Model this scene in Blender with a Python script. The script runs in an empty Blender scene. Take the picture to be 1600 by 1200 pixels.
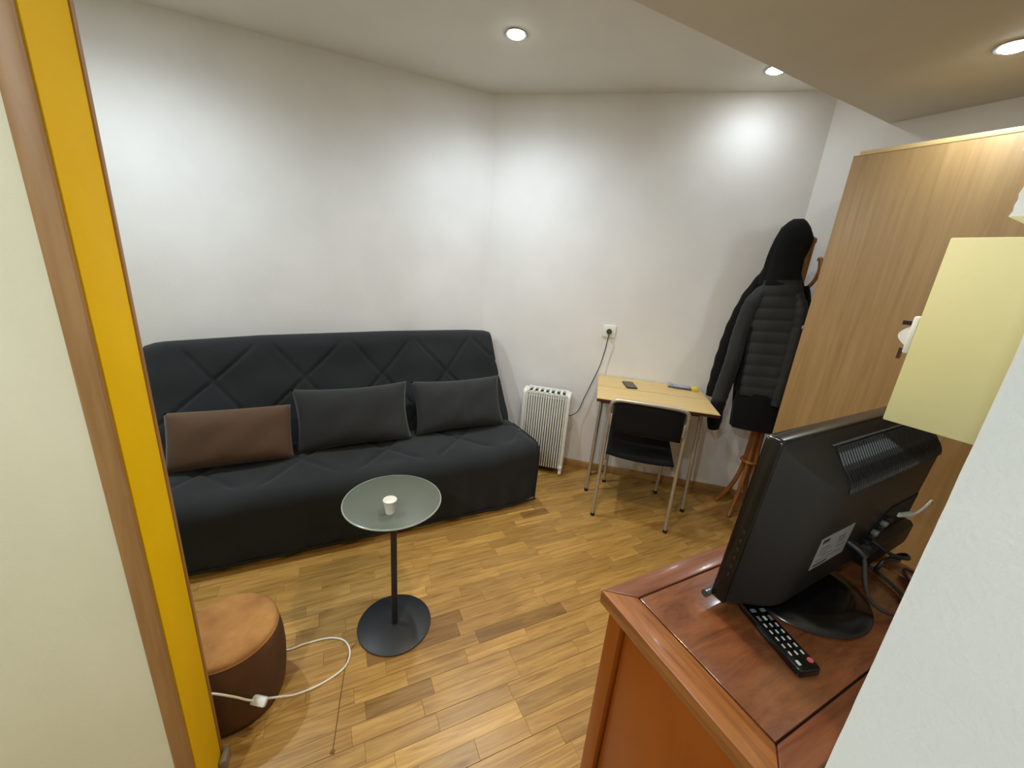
import bpy, bmesh, math, random
from mathutils import Vector, Matrix
random.seed(7)
SC = bpy.context.scene
COL = SC.collection
PI = math.pi
cos, sin, rad = math.cos, math.sin, math.radians

# ------------------------------------------------------------------ camera, world, light, exposure
cam_d = bpy.data.cameras.new('camera')
cam_d.sensor_width = 36.0
cam_d.lens = 36.0 * 612.0 / 1600.0
cam_d.clip_start = 0.03
cam = bpy.data.objects.new('camera', cam_d)
COL.objects.link(cam)
cr = Vector((0.9967345, 0.0234374, 0.0772719))
cu = Vector((-0.0807481, 0.2893048, 0.9538259))
cb = Vector((0.0, -0.9569501, 0.2902526))
M = Matrix.Identity(4)
for i in range(3):
    M[i][0], M[i][1], M[i][2] = cr[i], cu[i], cb[i]
M.translation = (0, 0, 1.55)
cam.matrix_world = M
SC.camera = cam
SC.view_settings.view_transform = 'Standard'
SC.view_settings.look = 'None'
SC.view_settings.gamma = 1
SC.view_settings.use_curve_mapping = False
SC.view_settings.exposure = 0.3

world = bpy.data.worlds.new('world')
SC.world = world
world.use_nodes = True
world.node_tree.nodes['Background'].inputs[0].default_value = (0.5, 0.5, 0.5, 1)
world.node_tree.nodes['Background'].inputs[1].default_value = 0.02

CEIL, SOFF = 2.64, 2.415
# x, y, z, wide glow in watts, downward beam in watts, warm bulb or cool
SPOTS = [(-0.119, 2.353, CEIL, 2.6, 60, 0), (1.256, 2.49, CEIL, 0.6, 6.0, 0), (1.656, 1.69, SOFF, 0.6, 15, 0),
         (-0.75, -0.60, SOFF, 20, 10, 0), (-1.75, 1.55, CEIL, 3.8, 80, 0), (0.45, 0.95, SOFF, 1.4, 10, 0),
         (0.20, 1.33, SOFF, 1.6, 46, 1)]  # unseen warm spot, added to warm and brighten the lower walls
WARM_COL = (1.0, 0.76, 0.50)
SPOT_COL = (0.80, 0.93, 1.03)
for (x, y, z, w, beam, warm) in SPOTS:
    for kind, power in (('AREA', w), ('SPOT', beam)):
        ld = bpy.data.lights.new('spot_beam', kind)
        ld.energy = power
        ld.color = WARM_COL if warm else SPOT_COL
        if kind == 'AREA':
            ld.shape = 'DISK'
            ld.size = 0.066
        else:
            ld.spot_size = rad(160)
            ld.spot_blend = 1.0
            ld.shadow_soft_size = 0.033
        lo = bpy.data.objects.new('spot_beam', ld)
        lo.location = (x, y, z - 0.017)
        COL.objects.link(lo)

# ------------------------------------------------------------------ materials
def lin(c):
    c /= 255.0
    return c / 12.92 if c <= 0.04045 else ((c + 0.055) / 1.055) ** 2.4
def rgb(r, g, b):
    return (lin(r), lin(g), lin(b), 1.0)
def base_mat(name, rough=0.5, metal=0.0, spec=0.5, coat=0.0):
    m = bpy.data.materials.new(name)
    m.use_nodes = True
    b = m.node_tree.nodes['Principled BSDF']
    b.inputs['Roughness'].default_value = rough
    b.inputs['Metallic'].default_value = metal
    b.inputs['Specular IOR Level'].default_value = spec
    b.inputs['Coat Weight'].default_value = coat
    b.inputs['Coat Roughness'].default_value = 0.12
    return m, m.node_tree, b
def noise_mat(name, c1, c2, scale=8.0, rough=0.5, bump=0.0, bscale=200.0, stretch=(1, 1, 1), metal=0.0,
              spec=0.5, coat=0.0, detail=4.0, lo=0.35, hi=0.65):
    m, nt, b = base_mat(name, rough, metal, spec, coat)
    N, L = nt.nodes, nt.links
    tc = N.new('ShaderNodeTexCoord')
    mp = N.new('ShaderNodeMapping')
    mp.inputs['Scale'].default_value = stretch
    L.new(tc.outputs['Object'], mp.inputs['Vector'])
    no = N.new('ShaderNodeTexNoise')
    no.inputs['Scale'].default_value = scale
    no.inputs['Detail'].default_value = detail
    L.new(mp.outputs[0], no.inputs['Vector'])
    rp = N.new('ShaderNodeValToRGB')
    rp.color_ramp.elements[0].position = lo
    rp.color_ramp.elements[1].position = hi
    rp.color_ramp.elements[0].color = c1
    rp.color_ramp.elements[1].color = c2
    L.new(no.outputs['Fac'], rp.inputs[0])
    L.new(rp.outputs[0], b.inputs['Base Color'])
    if bump > 0:
        n2 = N.new('ShaderNodeTexNoise')
        n2.inputs['Scale'].default_value = bscale
        n2.inputs['Detail'].default_value = 3
        L.new(tc.outputs['Object'], n2.inputs['Vector'])
        bp = N.new('ShaderNodeBump')
        bp.inputs['Strength'].default_value = bump
        bp.inputs['Distance'].default_value = 0.002
        L.new(n2.outputs['Fac'], bp.inputs['Height'])
        L.new(bp.outputs[0], b.inputs['Normal'])
    return m
def plain(name, c, rough=0.5, metal=0.0, spec=0.5, coat=0.0):
    d = tuple(min(1, v * 1.06) for v in c[:3]) + (1,)
    return noise_mat(name, c, d, 14, rough, 0, 1, (1, 1, 1), metal, spec, coat)
def fabric(name, c1, c2, weave=900.0, rough=0.9, bump=0.25, sheen=0.12):
    m, nt, b = base_mat(name, rough, 0, 0.2)
    N, L = nt.nodes, nt.links
    tc = N.new('ShaderNodeTexCoord')
    no = N.new('ShaderNodeTexNoise'); no.inputs['Scale'].default_value = 5; no.inputs['Detail'].default_value = 5
    L.new(tc.outputs['Object'], no.inputs['Vector'])
    rp = N.new('ShaderNodeValToRGB')
    rp.color_ramp.elements[0].position = 0.3; rp.color_ramp.elements[1].position = 0.7
    rp.color_ramp.elements[0].color = c1; rp.color_ramp.elements[1].color = c2
    L.new(no.outputs['Fac'], rp.inputs[0]); L.new(rp.outputs[0], b.inputs['Base Color'])
    n2 = N.new('ShaderNodeTexNoise'); n2.inputs['Scale'].default_value = weave
    L.new(tc.outputs['Object'], n2.inputs['Vector'])
    n3 = N.new('ShaderNodeTexNoise'); n3.inputs['Scale'].default_value = 18; n3.inputs['Detail'].default_value = 4
    L.new(tc.outputs['Object'], n3.inputs['Vector'])
    ad = N.new('ShaderNodeMath'); ad.operation = 'MULTIPLY_ADD'
    L.new(n3.outputs['Fac'], ad.inputs[0]); ad.inputs[1].default_value = 3.0
    L.new(n2.outputs['Fac'], ad.inputs[2])
    bp = N.new('ShaderNodeBump'); bp.inputs['Strength'].default_value = bump; bp.inputs['Distance'].default_value = 0.002
    L.new(ad.outputs[0], bp.inputs['Height']); L.new(bp.outputs[0], b.inputs['Normal'])
    b.inputs['Sheen Weight'].default_value = sheen
    b.inputs['Sheen Roughness'].default_value = 0.5
    return m
def wood(name, c1, c2, scale=3.0, stretch=(1, 14, 14), rough=0.35, coat=0.0, spec=0.5, bump=0.05, lo=0.3, hi=0.7):
    m, nt, b = base_mat(name, rough, 0, spec, coat)
    N, L = nt.nodes, nt.links
    tc = N.new('ShaderNodeTexCoord')
    mp = N.new('ShaderNodeMapping'); mp.inputs['Scale'].default_value = stretch
    L.new(tc.outputs['Object'], mp.inputs['Vector'])
    no = N.new('ShaderNodeTexNoise'); no.inputs['Scale'].default_value = scale; no.inputs['Detail'].default_value = 7
    no.inputs['Roughness'].default_value = 0.62; no.inputs['Distortion'].default_value = 0.6
    L.new(mp.outputs[0], no.inputs['Vector'])
    rp = N.new('ShaderNodeValToRGB')
    rp.color_ramp.elements[0].position = lo; rp.color_ramp.elements[1].position = hi
    rp.color_ramp.elements[0].color = c1; rp.color_ramp.elements[1].color = c2
    L.new(no.outputs['Fac'], rp.inputs[0]); L.new(rp.outputs[0], b.inputs['Base Color'])
    bp = N.new('ShaderNodeBump'); bp.inputs['Strength'].default_value = bump; bp.inputs['Distance'].default_value = 0.001
    L.new(no.outputs['Fac'], bp.inputs['Height']); L.new(bp.outputs[0], b.inputs['Normal'])
    return m
def emit_mat(name, col, strength):
    m, nt, b = base_mat(name)
    b.inputs['Base Color'].default_value = (0.9, 0.9, 0.9, 1)
    b.inputs['Emission Color'].default_value = col + (1,)
    b.inputs['Emission Strength'].default_value = strength
    return m
def plank_mat():
    m, nt, b = base_mat('oak_parquet', 0.36, 0, 0.45)
    N, L = nt.nodes, nt.links
    tc = N.new('ShaderNodeTexCoord')
    at = N.new('ShaderNodeAttribute'); at.attribute_name = 'tint'
    sp = N.new('ShaderNodeSeparateColor')
    L.new(at.outputs['Color'], sp.inputs[0])
    mp = N.new('ShaderNodeMapping'); mp.inputs['Scale'].default_value = (1.6, 22, 22)
    L.new(tc.outputs['Object'], mp.inputs['Vector'])
    cb_ = N.new('ShaderNodeCombineXYZ')
    mu = N.new('ShaderNodeMath'); mu.operation = 'MULTIPLY'; mu.inputs[1].default_value = 37.0
    L.new(sp.outputs[1], mu.inputs[0]); L.new(mu.outputs[0], cb_.inputs[0]); L.new(mu.outputs[0], cb_.inputs[1])
    va = N.new('ShaderNodeVectorMath'); va.operation = 'ADD'
    L.new(mp.outputs[0], va.inputs[0]); L.new(cb_.outputs[0], va.inputs[1])
    no = N.new('ShaderNodeTexNoise'); no.inputs['Scale'].default_value = 2.2; no.inputs['Detail'].default_value = 7
    no.inputs['Roughness'].default_value = 0.6; no.inputs['Distortion'].default_value = 1.2
    L.new(va.outputs[0], no.inputs['Vector'])
    rp = N.new('ShaderNodeValToRGB')
    e = rp.color_ramp.elements
    e[0].position = 0.22; e[0].color = rgb(130, 92, 42)
    e[1].position = 0.78; e[1].color = rgb(198, 160, 92)
    k = e.new(0.5); k.color = rgb(172, 132, 68)
    L.new(no.outputs['Fac'], rp.inputs[0])
    rp2 = N.new('ShaderNodeValToRGB')
    e = rp2.color_ramp.elements
    e[0].position = 0.0; e[0].color = (0.50, 0.42, 0.36, 1)
    e[1].position = 1.0; e[1].color = (1.32, 1.30, 1.22, 1)
    k = e.new(0.12); k.color = (0.80, 0.76, 0.70, 1)
    k = e.new(0.85); k.color = (1.08, 1.04, 0.98, 1)
    L.new(sp.outputs[0], rp2.inputs[0])
    mx = N.new('ShaderNodeMix'); mx.data_type = 'RGBA'; mx.blend_type = 'MULTIPLY'; mx.inputs[0].default_value = 1
    L.new(rp.outputs[0], mx.inputs[6]); L.new(rp2.outputs[0], mx.inputs[7])
    L.new(mx.outputs[2], b.inputs['Base Color'])
    bp = N.new('ShaderNodeBump'); bp.inputs['Strength'].default_value = 0.08; bp.inputs['Distance'].default_value = 0.001
    L.new(no.outputs['Fac'], bp.inputs['Height']); L.new(bp.outputs[0], b.inputs['Normal'])
    return m

MT = {}
MT['wall'] = noise_mat('white_wall_paint', rgb(226, 222, 219), rgb(232, 228, 225), 3, 0.75, 0.25, 60)
MT['ceiling'] = noise_mat('ceiling_paint', rgb(224, 222, 214), rgb(229, 227, 219), 3, 0.8, 0.15, 60)
MT['soffit'] = noise_mat('lowered_ceiling_paint', rgb(205, 198, 180), rgb(210, 203, 186), 3, 0.7, 0.15, 60)
MT['cream_wall'] = noise_mat('cream_wall_paint', rgb(226, 219, 190), rgb(231, 224, 196), 4, 0.8, 0.25, 160)
MT['white_plaster'] = noise_mat('white_plaster', rgb(226, 230, 230), rgb(232, 235, 234), 6, 0.8, 0.25, 220)
MT['yellow'] = noise_mat('yellow_paint', rgb(238, 192, 6), rgb(243, 198, 10), 6, 0.6, 0.2, 160, spec=0.15)
MT['trim_wood'] = wood('brown_trim_wood', rgb(150, 108, 62), rgb(172, 130, 82), 3, (14, 14, 1.2), 0.5)
MT['baseboard'] = wood('baseboard_wood', rgb(160, 116, 66), rgb(178, 136, 84), 3, (1.2, 14, 14), 0.45)
MT['plinth'] = plain('grey_plinth', rgb(132, 120, 96), 0.6)
MT['plank'] = plank_mat()
MT['subfloor'] = noise_mat('dark_floor_joints', rgb(92, 62, 34), rgb(104, 72, 40), 9, 0.9)
MT['sofa'] = fabric('charcoal_cover', rgb(32, 34, 35), rgb(38, 40, 41))
MT['sofa_dark'] = fabric('charcoal_piping', rgb(28, 30, 31), rgb(33, 35, 36))
MT['cush_dark'] = fabric('dark_grey_cushion_cloth', rgb(42, 42, 42), rgb(48, 48, 47))
MT['cush_brown'] = fabric('brown_cushion_cloth', rgb(78, 58, 43), rgb(88, 66, 49))
MT['suede'] = noise_mat('brown_suede', rgb(152, 102, 50), rgb(190, 136, 74), 9, 0.85, 0.3, 300, detail=6)
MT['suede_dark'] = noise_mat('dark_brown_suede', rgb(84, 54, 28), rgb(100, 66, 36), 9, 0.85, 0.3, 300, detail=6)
MT['black_metal'] = plain('black_powder_coat', rgb(32, 33, 36), 0.45)
MT['white_paper'] = plain('white_paper_cup', rgb(236, 233, 226), 0.6)
MT['white_plastic'] = plain('white_plastic', rgb(226, 226, 218), 0.4)
MT['heater_white'] = plain('white_enamel', rgb(222, 220, 210), 0.35)
MT['heater_dark'] = plain('dark_heater_inside', rgb(22, 21, 20), 0.8)
MT['cord_white'] = plain('white_cord_plastic', rgb(232, 228, 212), 0.45)
MT['cord_dark'] = plain('dark_cord_rubber', rgb(60, 56, 50), 0.5)
MT['cord_black'] = plain('black_cord_rubber', rgb(22, 22, 22), 0.45)
MT['formica'] = wood('pale_wood_laminate', rgb(206, 174, 112), rgb(222, 192, 132), 4, (2, 18, 18), 0.4)
MT['darkred'] = plain('dark_red_brown_edge', rgb(62, 30, 20), 0.5)
MT['chrome'] = plain('worn_chrome', rgb(186, 180, 168), 0.38, 0.65)
MT['black_cloth'] = fabric('black_chair_cloth', rgb(15, 15, 15), rgb(20, 20, 19), sheen=0.03)
MT['black_rubber'] = plain('black_rubber', rgb(24, 24, 24), 0.7)
MT['phone'] = plain('black_phone_glass', rgb(34, 34, 36), 0.2)
MT['blue_clear'] = plain('clear_blue_film', rgb(150, 158, 176), 0.2)
MT['dark_pack'] = plain('grey_violet_film', rgb(92, 84, 92), 0.3)
MT['yellow_pack'] = plain('yellow_plastic', rgb(228, 204, 60), 0.45)
MT['bentwood'] = wood('bentwood', rgb(140, 88, 42), rgb(170, 114, 60), 4, (10, 10, 1), 0.35, 0.2)
MT['coat_black'] = fabric('black_coat_cloth', rgb(13, 13, 14), rgb(18, 18, 18), sheen=0.04)
MT['quilt'] = fabric('dark_grey_quilted_nylon', rgb(36, 37, 37), rgb(46, 47, 47), 600, 0.6, sheen=0.06)
MT['wardrobe'] = wood('oak_veneer', rgb(152, 118, 72), rgb(176, 142, 94), 2.2, (16, 16, 0.7), 0.42, 0.0)
MT['wardrobe_edge'] = wood('pale_edge_band', rgb(196, 166, 112), rgb(208, 180, 128), 3, (2, 14, 14), 0.45)
MT['cab_top'] = wood('red_brown_veneer', rgb(86, 44, 22), rgb(134, 80, 46), 5, (1.6, 6, 6), 0.22, 0.6, bump=0.03)
MT['cab_border'] = wood('brown_hardwood', rgb(112, 64, 28), rgb(164, 104, 54), 5, (14, 1.0, 14), 0.35, 0.15, bump=0.12)
MT['cab_border_x'] = wood('brown_hardwood_across', rgb(92, 48, 26), rgb(130, 76, 44), 5, (1.0, 14, 14), 0.33, 0.2, bump=0.1)
MT['cab_side'] = wood('orange_brown_veneer', rgb(136, 64, 10), rgb(152, 76, 16), 1.6, (5, 5, 1), 0.35, 0.2)
MT['gap'] = plain('dark_gap', rgb(24, 14, 10), 0.8)
MT['tv_shell'] = plain('black_tv_plastic', rgb(25, 25, 24), 0.42)
MT['tv_gloss'] = plain('gloss_black_plastic', rgb(12, 12, 13), 0.22)
MT['tv_matte'] = plain('deep_black_plastic', rgb(12, 12, 12), 0.6)
MT['silver'] = plain('silver_plastic', rgb(170, 170, 168), 0.25, 0.6)
MT['label'] = plain('grey_label_paper', rgb(150, 150, 150), 0.5)
MT['ink'] = plain('dark_ink', rgb(40, 40, 42), 0.6)
MT['ink_pale'] = plain('pale_ink', rgb(112, 112, 114), 0.6)
MT['btn_white'] = plain('pale_button_print', rgb(200, 200, 200), 0.5)
MT['btn_red'] = plain('pink_red_button', rgb(196, 92, 92), 0.4)
MT['cream'] = noise_mat('cream_lacquer', rgb(222, 214, 156), rgb(226, 219, 164), 4, 0.5, 0.1, 90)
MT['thread'] = plain('brown_thread', rgb(110, 76, 40), 0.8)
MT['socket_dark'] = plain('dark_grey_plug', rgb(72, 68, 60), 0.5)
MT['lens'] = emit_mat('spot_lens', (0.95, 1.0, 1.0), 40)
def glass_mat():
    m, nt, b = base_mat('frosted_glass', 0.45, 0, 0.5)
    b.inputs['Base Color'].default_value = rgb(118, 124, 108)
    b.inputs['Transmission Weight'].default_value = 0.45
    b.inputs['IOR'].default_value = 1.45
    return m
MT['glass'] = glass_mat()
MT['glass_highlight'] = plain('glass_edge_highlight', rgb(150, 160, 148), 0.2)  # paler than the glass: light caught on the bevel, put into the colour
def clear_mat():
    m, nt, b = base_mat('clear_acrylic', 0.08, 0, 0.5)
    b.inputs['Base Color'].default_value = rgb(120, 122, 120)
    b.inputs['Transmission Weight'].default_value = 0.7
    return m
MT['acrylic'] = clear_mat()
# parchment-grain variation for wood-on-wardrobe streaks
# ------------------------------------------------------------------ mesh builder
class MB:
    def __init__(self):
        self.v, self.f = [], []
    def add(self, vs, fs):
        o = len(self.v)
        self.v += [tuple(p) for p in vs]
        self.f += [tuple(i + o for i in f) for f in fs]
        return self
    def box(self, x0, x1, y0, y1, z0, z1, mat=None):
        vs = [(x0, y0, z0), (x1, y0, z0), (x1, y1, z0), (x0, y1, z0), (x0, y0, z1), (x1, y0, z1), (x1, y1, z1), (x0, y1, z1)]
        if mat is not None:
            vs = [mat @ Vector(p) for p in vs]
        return self.add(vs, [(0, 3, 2, 1), (4, 5, 6, 7), (0, 1, 5, 4), (1, 2, 6, 5), (2, 3, 7, 6), (3, 0, 4, 7)])
    def prism(self, poly, z0, z1):
        n = len(poly)
        vs = [(p[0], p[1], z0) for p in poly] + [(p[0], p[1], z1) for p in poly]
        fs = [tuple(reversed(range(n))), tuple(range(n, 2 * n))]
        fs += [(i, (i + 1) % n, n + (i + 1) % n, n + i) for i in range(n)]
        return self.add(vs, fs)
    def loft(self, rings, cap=True, closed=True):
        n = len(rings[0])
        vs = [p for r in rings for p in r]
        fs = []
        for k in range(len(rings) - 1):
            for i in range(n if closed else n - 1):
                j = (i + 1) % n
                fs.append((k * n + i, k * n + j, (k + 1) * n + j, (k + 1) * n + i))
        if cap and closed:
            fs.append(tuple(reversed(range(n))))
            fs.append(tuple((len(rings) - 1) * n + i for i in range(n)))
        return self.add(vs, fs)
    def lathe(self, prof, c=(0, 0, 0), n=32, cap=True):
        rings = [[(c[0] + r * cos(2 * PI * i / n), c[1] + r * sin(2 * PI * i / n), c[2] + z) for i in range(n)] for r, z in prof]
        return self.loft(rings, cap)
    def tube(self, pts, r, n=8, cap=True):
        pts = [Vector(p) for p in pts]
        rr = r if isinstance(r, (list, tuple)) else [r] * len(pts)
        rings = []
        up = None
        for i, p in enumerate(pts):
            t = (pts[min(i + 1, len(pts) - 1)] - pts[max(i - 1, 0)]).normalized()
            if up is None:
                up = Vector((0, 0, 1)) if abs(t.z) < 0.9 else Vector((1, 0, 0))
            a = t.cross(up).normalized()
            up = a.cross(t).normalized()
            rings.append([p + (a * cos(2 * PI * k / n) + up * sin(2 * PI * k / n)) * rr[i] for k in range(n)])
        return self.loft(rings, cap)
    def build(self, name, mat, parent=None, bevel=0.0, seg=2, ang=40, smooth=True):
        me = bpy.data.meshes.new(name)
        me.from_pydata(self.v, [], self.f)
        bm = bmesh.new()
        bm.from_mesh(me)
        bmesh.ops.recalc_face_normals(bm, faces=bm.faces)
        if bevel > 0:
            es = [e for e in bm.edges if len(e.link_faces) == 2 and e.calc_face_angle(0) > rad(30)]
            bmesh.ops.bevel(bm, geom=es, offset=bevel, segments=seg, profile=0.5, affect='EDGES', clamp_overlap=True)
        if smooth:
            for f in bm.faces:
                f.smooth = True
            for e in bm.edges:
                if len(e.link_faces) == 2 and e.calc_face_angle(0) > rad(ang):
                    e.smooth = False
        bm.to_mesh(me)
        bm.free()
        me.materials.append(mat)
        o = bpy.data.objects.new(name, me)
        COL.objects.link(o)
        if parent is not None:
            o.parent = parent
        return o

def smooth_path(pts, sub=6):
    pts = [Vector(p) for p in pts]
    out = []
    for i in range(len(pts) - 1):
        p0, p1, p2, p3 = pts[max(i - 1, 0)], pts[i], pts[i + 1], pts[min(i + 2, len(pts) - 1)]
        for k in range(sub):
            t = k / sub
            out.append(0.5 * ((2 * p1) + (p2 - p0) * t + (2 * p0 - 5 * p1 + 4 * p2 - p3) * t * t + (3 * p1 - p0 - 3 * p2 + p3) * t ** 3))
    out.append(pts[-1])
    return out
def smoothstep(a, b, x):
    t = max(0, min(1, (x - a) / (b - a)))
    return t * t * (3 - 2 * t)
def interp(tab, x):
    if x <= tab[0][0]:
        return tab[0][1:]
    for (p, q) in zip(tab, tab[1:]):
        if x <= q[0]:
            t = (x - p[0]) / (q[0] - p[0])
            return tuple(a + (b - a) * t for a, b in zip(p[1:], q[1:]))
    return tab[-1][1:]
def thing(name, label, cat, loc=(0, 0, 0), rz=0.0, group=None):
    o = bpy.data.objects.new(name, None)
    o.empty_display_size = 0.1
    COL.objects.link(o)
    o.location = loc
    o.rotation_euler = (0, 0, rad(rz))
    return tag(o, label, cat, group)
def tag(o, label, cat, group=None):
    o['label'] = label
    o['category'] = cat
    if group:
        o['group'] = group
    return o
def struct(o):
    o['kind'] = 'structure'
    return o

# ------------------------------------------------------------------ room shell
C1 = (-0.265, 3.10)
C2 = (1.73, 2.665)
W3 = (cos(rad(-59.5)), sin(rad(-59.5)))
C3 = (C2[0] + 2.9 * W3[0], C2[1] + 2.9 * W3[1])
L1 = (C1[0] - 2.55 * cos(rad(23.9)), C1[1] - 2.55 * sin(rad(23.9)))
LB = (L1[0], -1.3)
RB = (C3[0], -1.3)
ROOM = [LB, RB, C3, C2, C1, L1]
def slab(name, a, b, side, t, z0, z1, mat):
    a, b = Vector(a), Vector(b)
    d = (b - a).normalized()
    n = Vector((-d.y, d.x)) * side
    return struct(MB().prism([a, b, b + n * t, a + n * t], z0, z1).build(name, mat, smooth=False))
slab('wall_left', L1, C1, 1, 0.12, 0, CEIL, MT['wall'])
slab('wall_back', C1, C2, 1, 0.12, 0, CEIL, MT['wall'])
slab('wall_right', C2, C3, 1, 0.12, 0, CEIL, MT['wall'])
slab('wall_side_left', LB, L1, 1, 0.12, 0, CEIL, MT['cream_wall'])
slab('wall_side_right', RB, C3, -1, 0.12, 0, CEIL, MT['wall'])
slab('wall_front', LB, RB, -1, 0.12, 0, CEIL, MT['cream_wall'])
struct(MB().prism([(LB[0] - .12, LB[1] - .12), (RB[0] + .12, RB[1] - .12), (C3[0] + .12, C3[1]), (C2[0] + .15, C2[1] + .12), (C1[0], C1[1] + .13), (L1[0] - .12, L1[1] + .05)], CEIL, CEIL + 0.1).build('ceiling', MT['ceiling'], smooth=False))
# lowered ceiling on the camera side
E0 = Vector((0.3515, 1.6435)); ED = Vector((cos(rad(27.1)), sin(rad(27.1))))
def on_line_x(x):
    k = (x - E0.x) / ED.x
    return (x, E0.y + ED.y * k)
eP = Vector((1.872, 2.422))
def cross2(p, r, q, s):
    k = ((q[0] - p[0]) * s[1] - (q[1] - p[1]) * s[0]) / (r[0] * s[1] - r[1] * s[0])
    return (p[0] + r[0] * k, p[1] + r[1] * k)
eR = cross2(E0, ED, C2, W3)
struct(MB().prism([LB, RB, C3, eR, on_line_x(L1[0])], SOFF, CEIL).build('ceiling_lowered', MT['soffit'], smooth=False))

# floor: sub-floor with oak strips laid on top
floor = struct(MB().prism(ROOM, -0.06, -0.008).build('floor', MT['subfloor'], smooth=False))
FD = rad(26)
fx, fy = Vector((cos(FD), sin(FD))), Vector((-sin(FD), cos(FD)))
def clip(poly, a, b):
    # keep the part left of a->b
    out = []
    def s(p):
        return (b[0] - a[0]) * (p[1] - a[1]) - (b[1] - a[1]) * (p[0] - a[0])
    for i in range(len(poly)):
        p, q = poly[i], poly[(i + 1) % len(poly)]
        sp_, sq = s(p), s(q)
        if sp_ >= 0:
            out.append(p)
        if sp_ * sq < 0:
            t = sp_ / (sp_ - sq)
            out.append((p[0] + (q[0] - p[0]) * t, p[1] + (q[1] - p[1]) * t))
    return out
def project(p):
    v = Vector(p) - Vector((0, 0, 1.55))
    zc = -v.dot(cb)
    if zc < 0.05:
        return None
    return (800 + 612 * v.dot(cr) / zc, 600 - 612 * v.dot(cu) / zc, zc)
PW = 0.0648
planks = []
row = -60
for row in range(-62, 64):
    y0 = row * PW
    board = row // 3
    x = -4.0 + (random.Random(board * 13 + 5).random()) * 1.2 + random.random() * 0.3
    while x < 4.2:
        ln = random.choice([0.19, 0.24, 0.28, 0.33, 0.38, 0.44])
        g = 0.0002
        gy0 = g if row % 3 else 0.0009
        poly = [(x + g, y0 + gy0), (x + ln - g, y0 + gy0), (x + ln - g, y0 + PW - g), (x + g, y0 + PW - g)]
        wp = [((fx * px + fy * py).x, (fx * px + fy * py).y) for px, py in poly]
        c = fx * (x + ln / 2) + fy * (y0 + PW / 2)
        for i in range(len(ROOM)):
            wp = clip(wp, ROOM[i], ROOM[(i + 1) % len(ROOM)])
            if len(wp) < 3:
                break
        if len(wp) >= 3:
            pr = [project((q[0], q[1], 0)) for q in wp]
            ok = all(pr)
            area = 0
            if ok:
                xs = [max(0, min(1600, q[0])) for q in pr]; ys = [max(0, min(1200, q[1])) for q in pr]
                area = abs(sum(xs[i] * ys[(i + 1) % len(xs)] - xs[(i + 1) % len(xs)] * ys[i] for i in range(len(xs)))) / 2
                # hidden behind the door jamb, the partition, the chest or the sofa
                cc = (sum(q[0] for q in wp) / len(wp), sum(q[1] for q in wp) / len(wp))
                az = math.degrees(math.atan2(cc[1], cc[0]))
                rel = Vector(cc) - Vector((0.219, 2.325))
                v_s = -0.454 * rel.x + 0.891 * rel.y; u_s = 0.891 * rel.x + 0.454 * rel.y
                if az > 135.5 or az < 44 or (v_s > 0.12 and u_s < 0.0):
                    area = 0
                if cc[1] < 0.35 or az < 52 and Vector(cc).length < 1.4:
                    area = 0
            planks.append((area, wp, c))
        x += ln
planks.sort(key=lambda p: -p[0])
def plank_geom(mb, wp, c, cols, local=True):
    dz = random.uniform(-0.0004, 0.0004)
    r1 = random.random()
    if random.random() < 0.05:
        r1 = random.uniform(0, 0.08)
    elif random.random() < 0.06:
        r1 = random.uniform(0.92, 1.0)
    else:
        r1 = 0.14 + 0.72 * r1
    r2 = random.random()
    pts = []
    for q in wp:
        d = Vector(q) - c
        pts.append((d.dot(fx), d.dot(fy)) if local else (Vector(q).dot(fx), Vector(q).dot(fy)))
    n = len(pts)
    cx, cy = sum(p[0] for p in pts) / n, sum(p[1] for p in pts) / n
    ins = [(p[0] + (0.0008 if p[0] < cx else -0.0008), p[1] + (0.0008 if p[1] < cy else -0.0008)) for p in pts]
    vs = [(p[0], p[1], -0.008) for p in pts] + [(p[0], p[1], dz - 0.0006) for p in pts] + [(p[0], p[1], dz) for p in ins]
    fs = [tuple(range(2 * n, 3 * n))]
    for i in range(n):
        j = (i + 1) % n
        fs += [(i, j, n + j, n + i), (n + i, n + j, 2 * n + j, 2 * n + i)]
    mb.add(vs, fs)
    cols += [(r1, r2, 0, 1)] * (3 * n)
def set_tint(o, cols):
    a = o.data.color_attributes.new('tint', 'FLOAT_COLOR', 'POINT')
    for i, c in enumerate(cols):
        a.data[i].color = c
for area, wp, c in planks[:290]:
    mb, cols = MB(), []
    plank_geom(mb, wp, c, cols)
    o = mb.build('plank', MT['plank'], floor, smooth=False)
    set_tint(o, cols)
    o.location = (c.x, c.y, 0)
    o.rotation_euler = (0, 0, FD)
mb, cols = MB(), []
for area, wp, c in planks[290:]:
    plank_geom(mb, wp, c, cols, False)
o = mb.build('plank', MT['plank'], floor, smooth=False)
set_tint(o, cols)
o.rotation_euler = (0, 0, FD)
o['kind'] = 'stuff'

# baseboards
def baseboard(name, a, b, side, h=0.062, t=0.014, mat=None, sh=0.0):
    a, b = Vector(a), Vector(b)
    d = (b - a).normalized()
    n = Vector((-d.y, d.x)) * side
    a = a + d * sh; b = b - d * sh
    mb = MB().prism([a, b, b + n * t, a + n * t], 0, h)
    return struct(mb.build(name, mat or MT['baseboard'], bevel=0.004))
baseboard('baseboard_left', L1, C1, -1)
baseboard('baseboard_back', C1, C2, -1)
baseboard('baseboard_right', C2, C3, -1)

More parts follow.
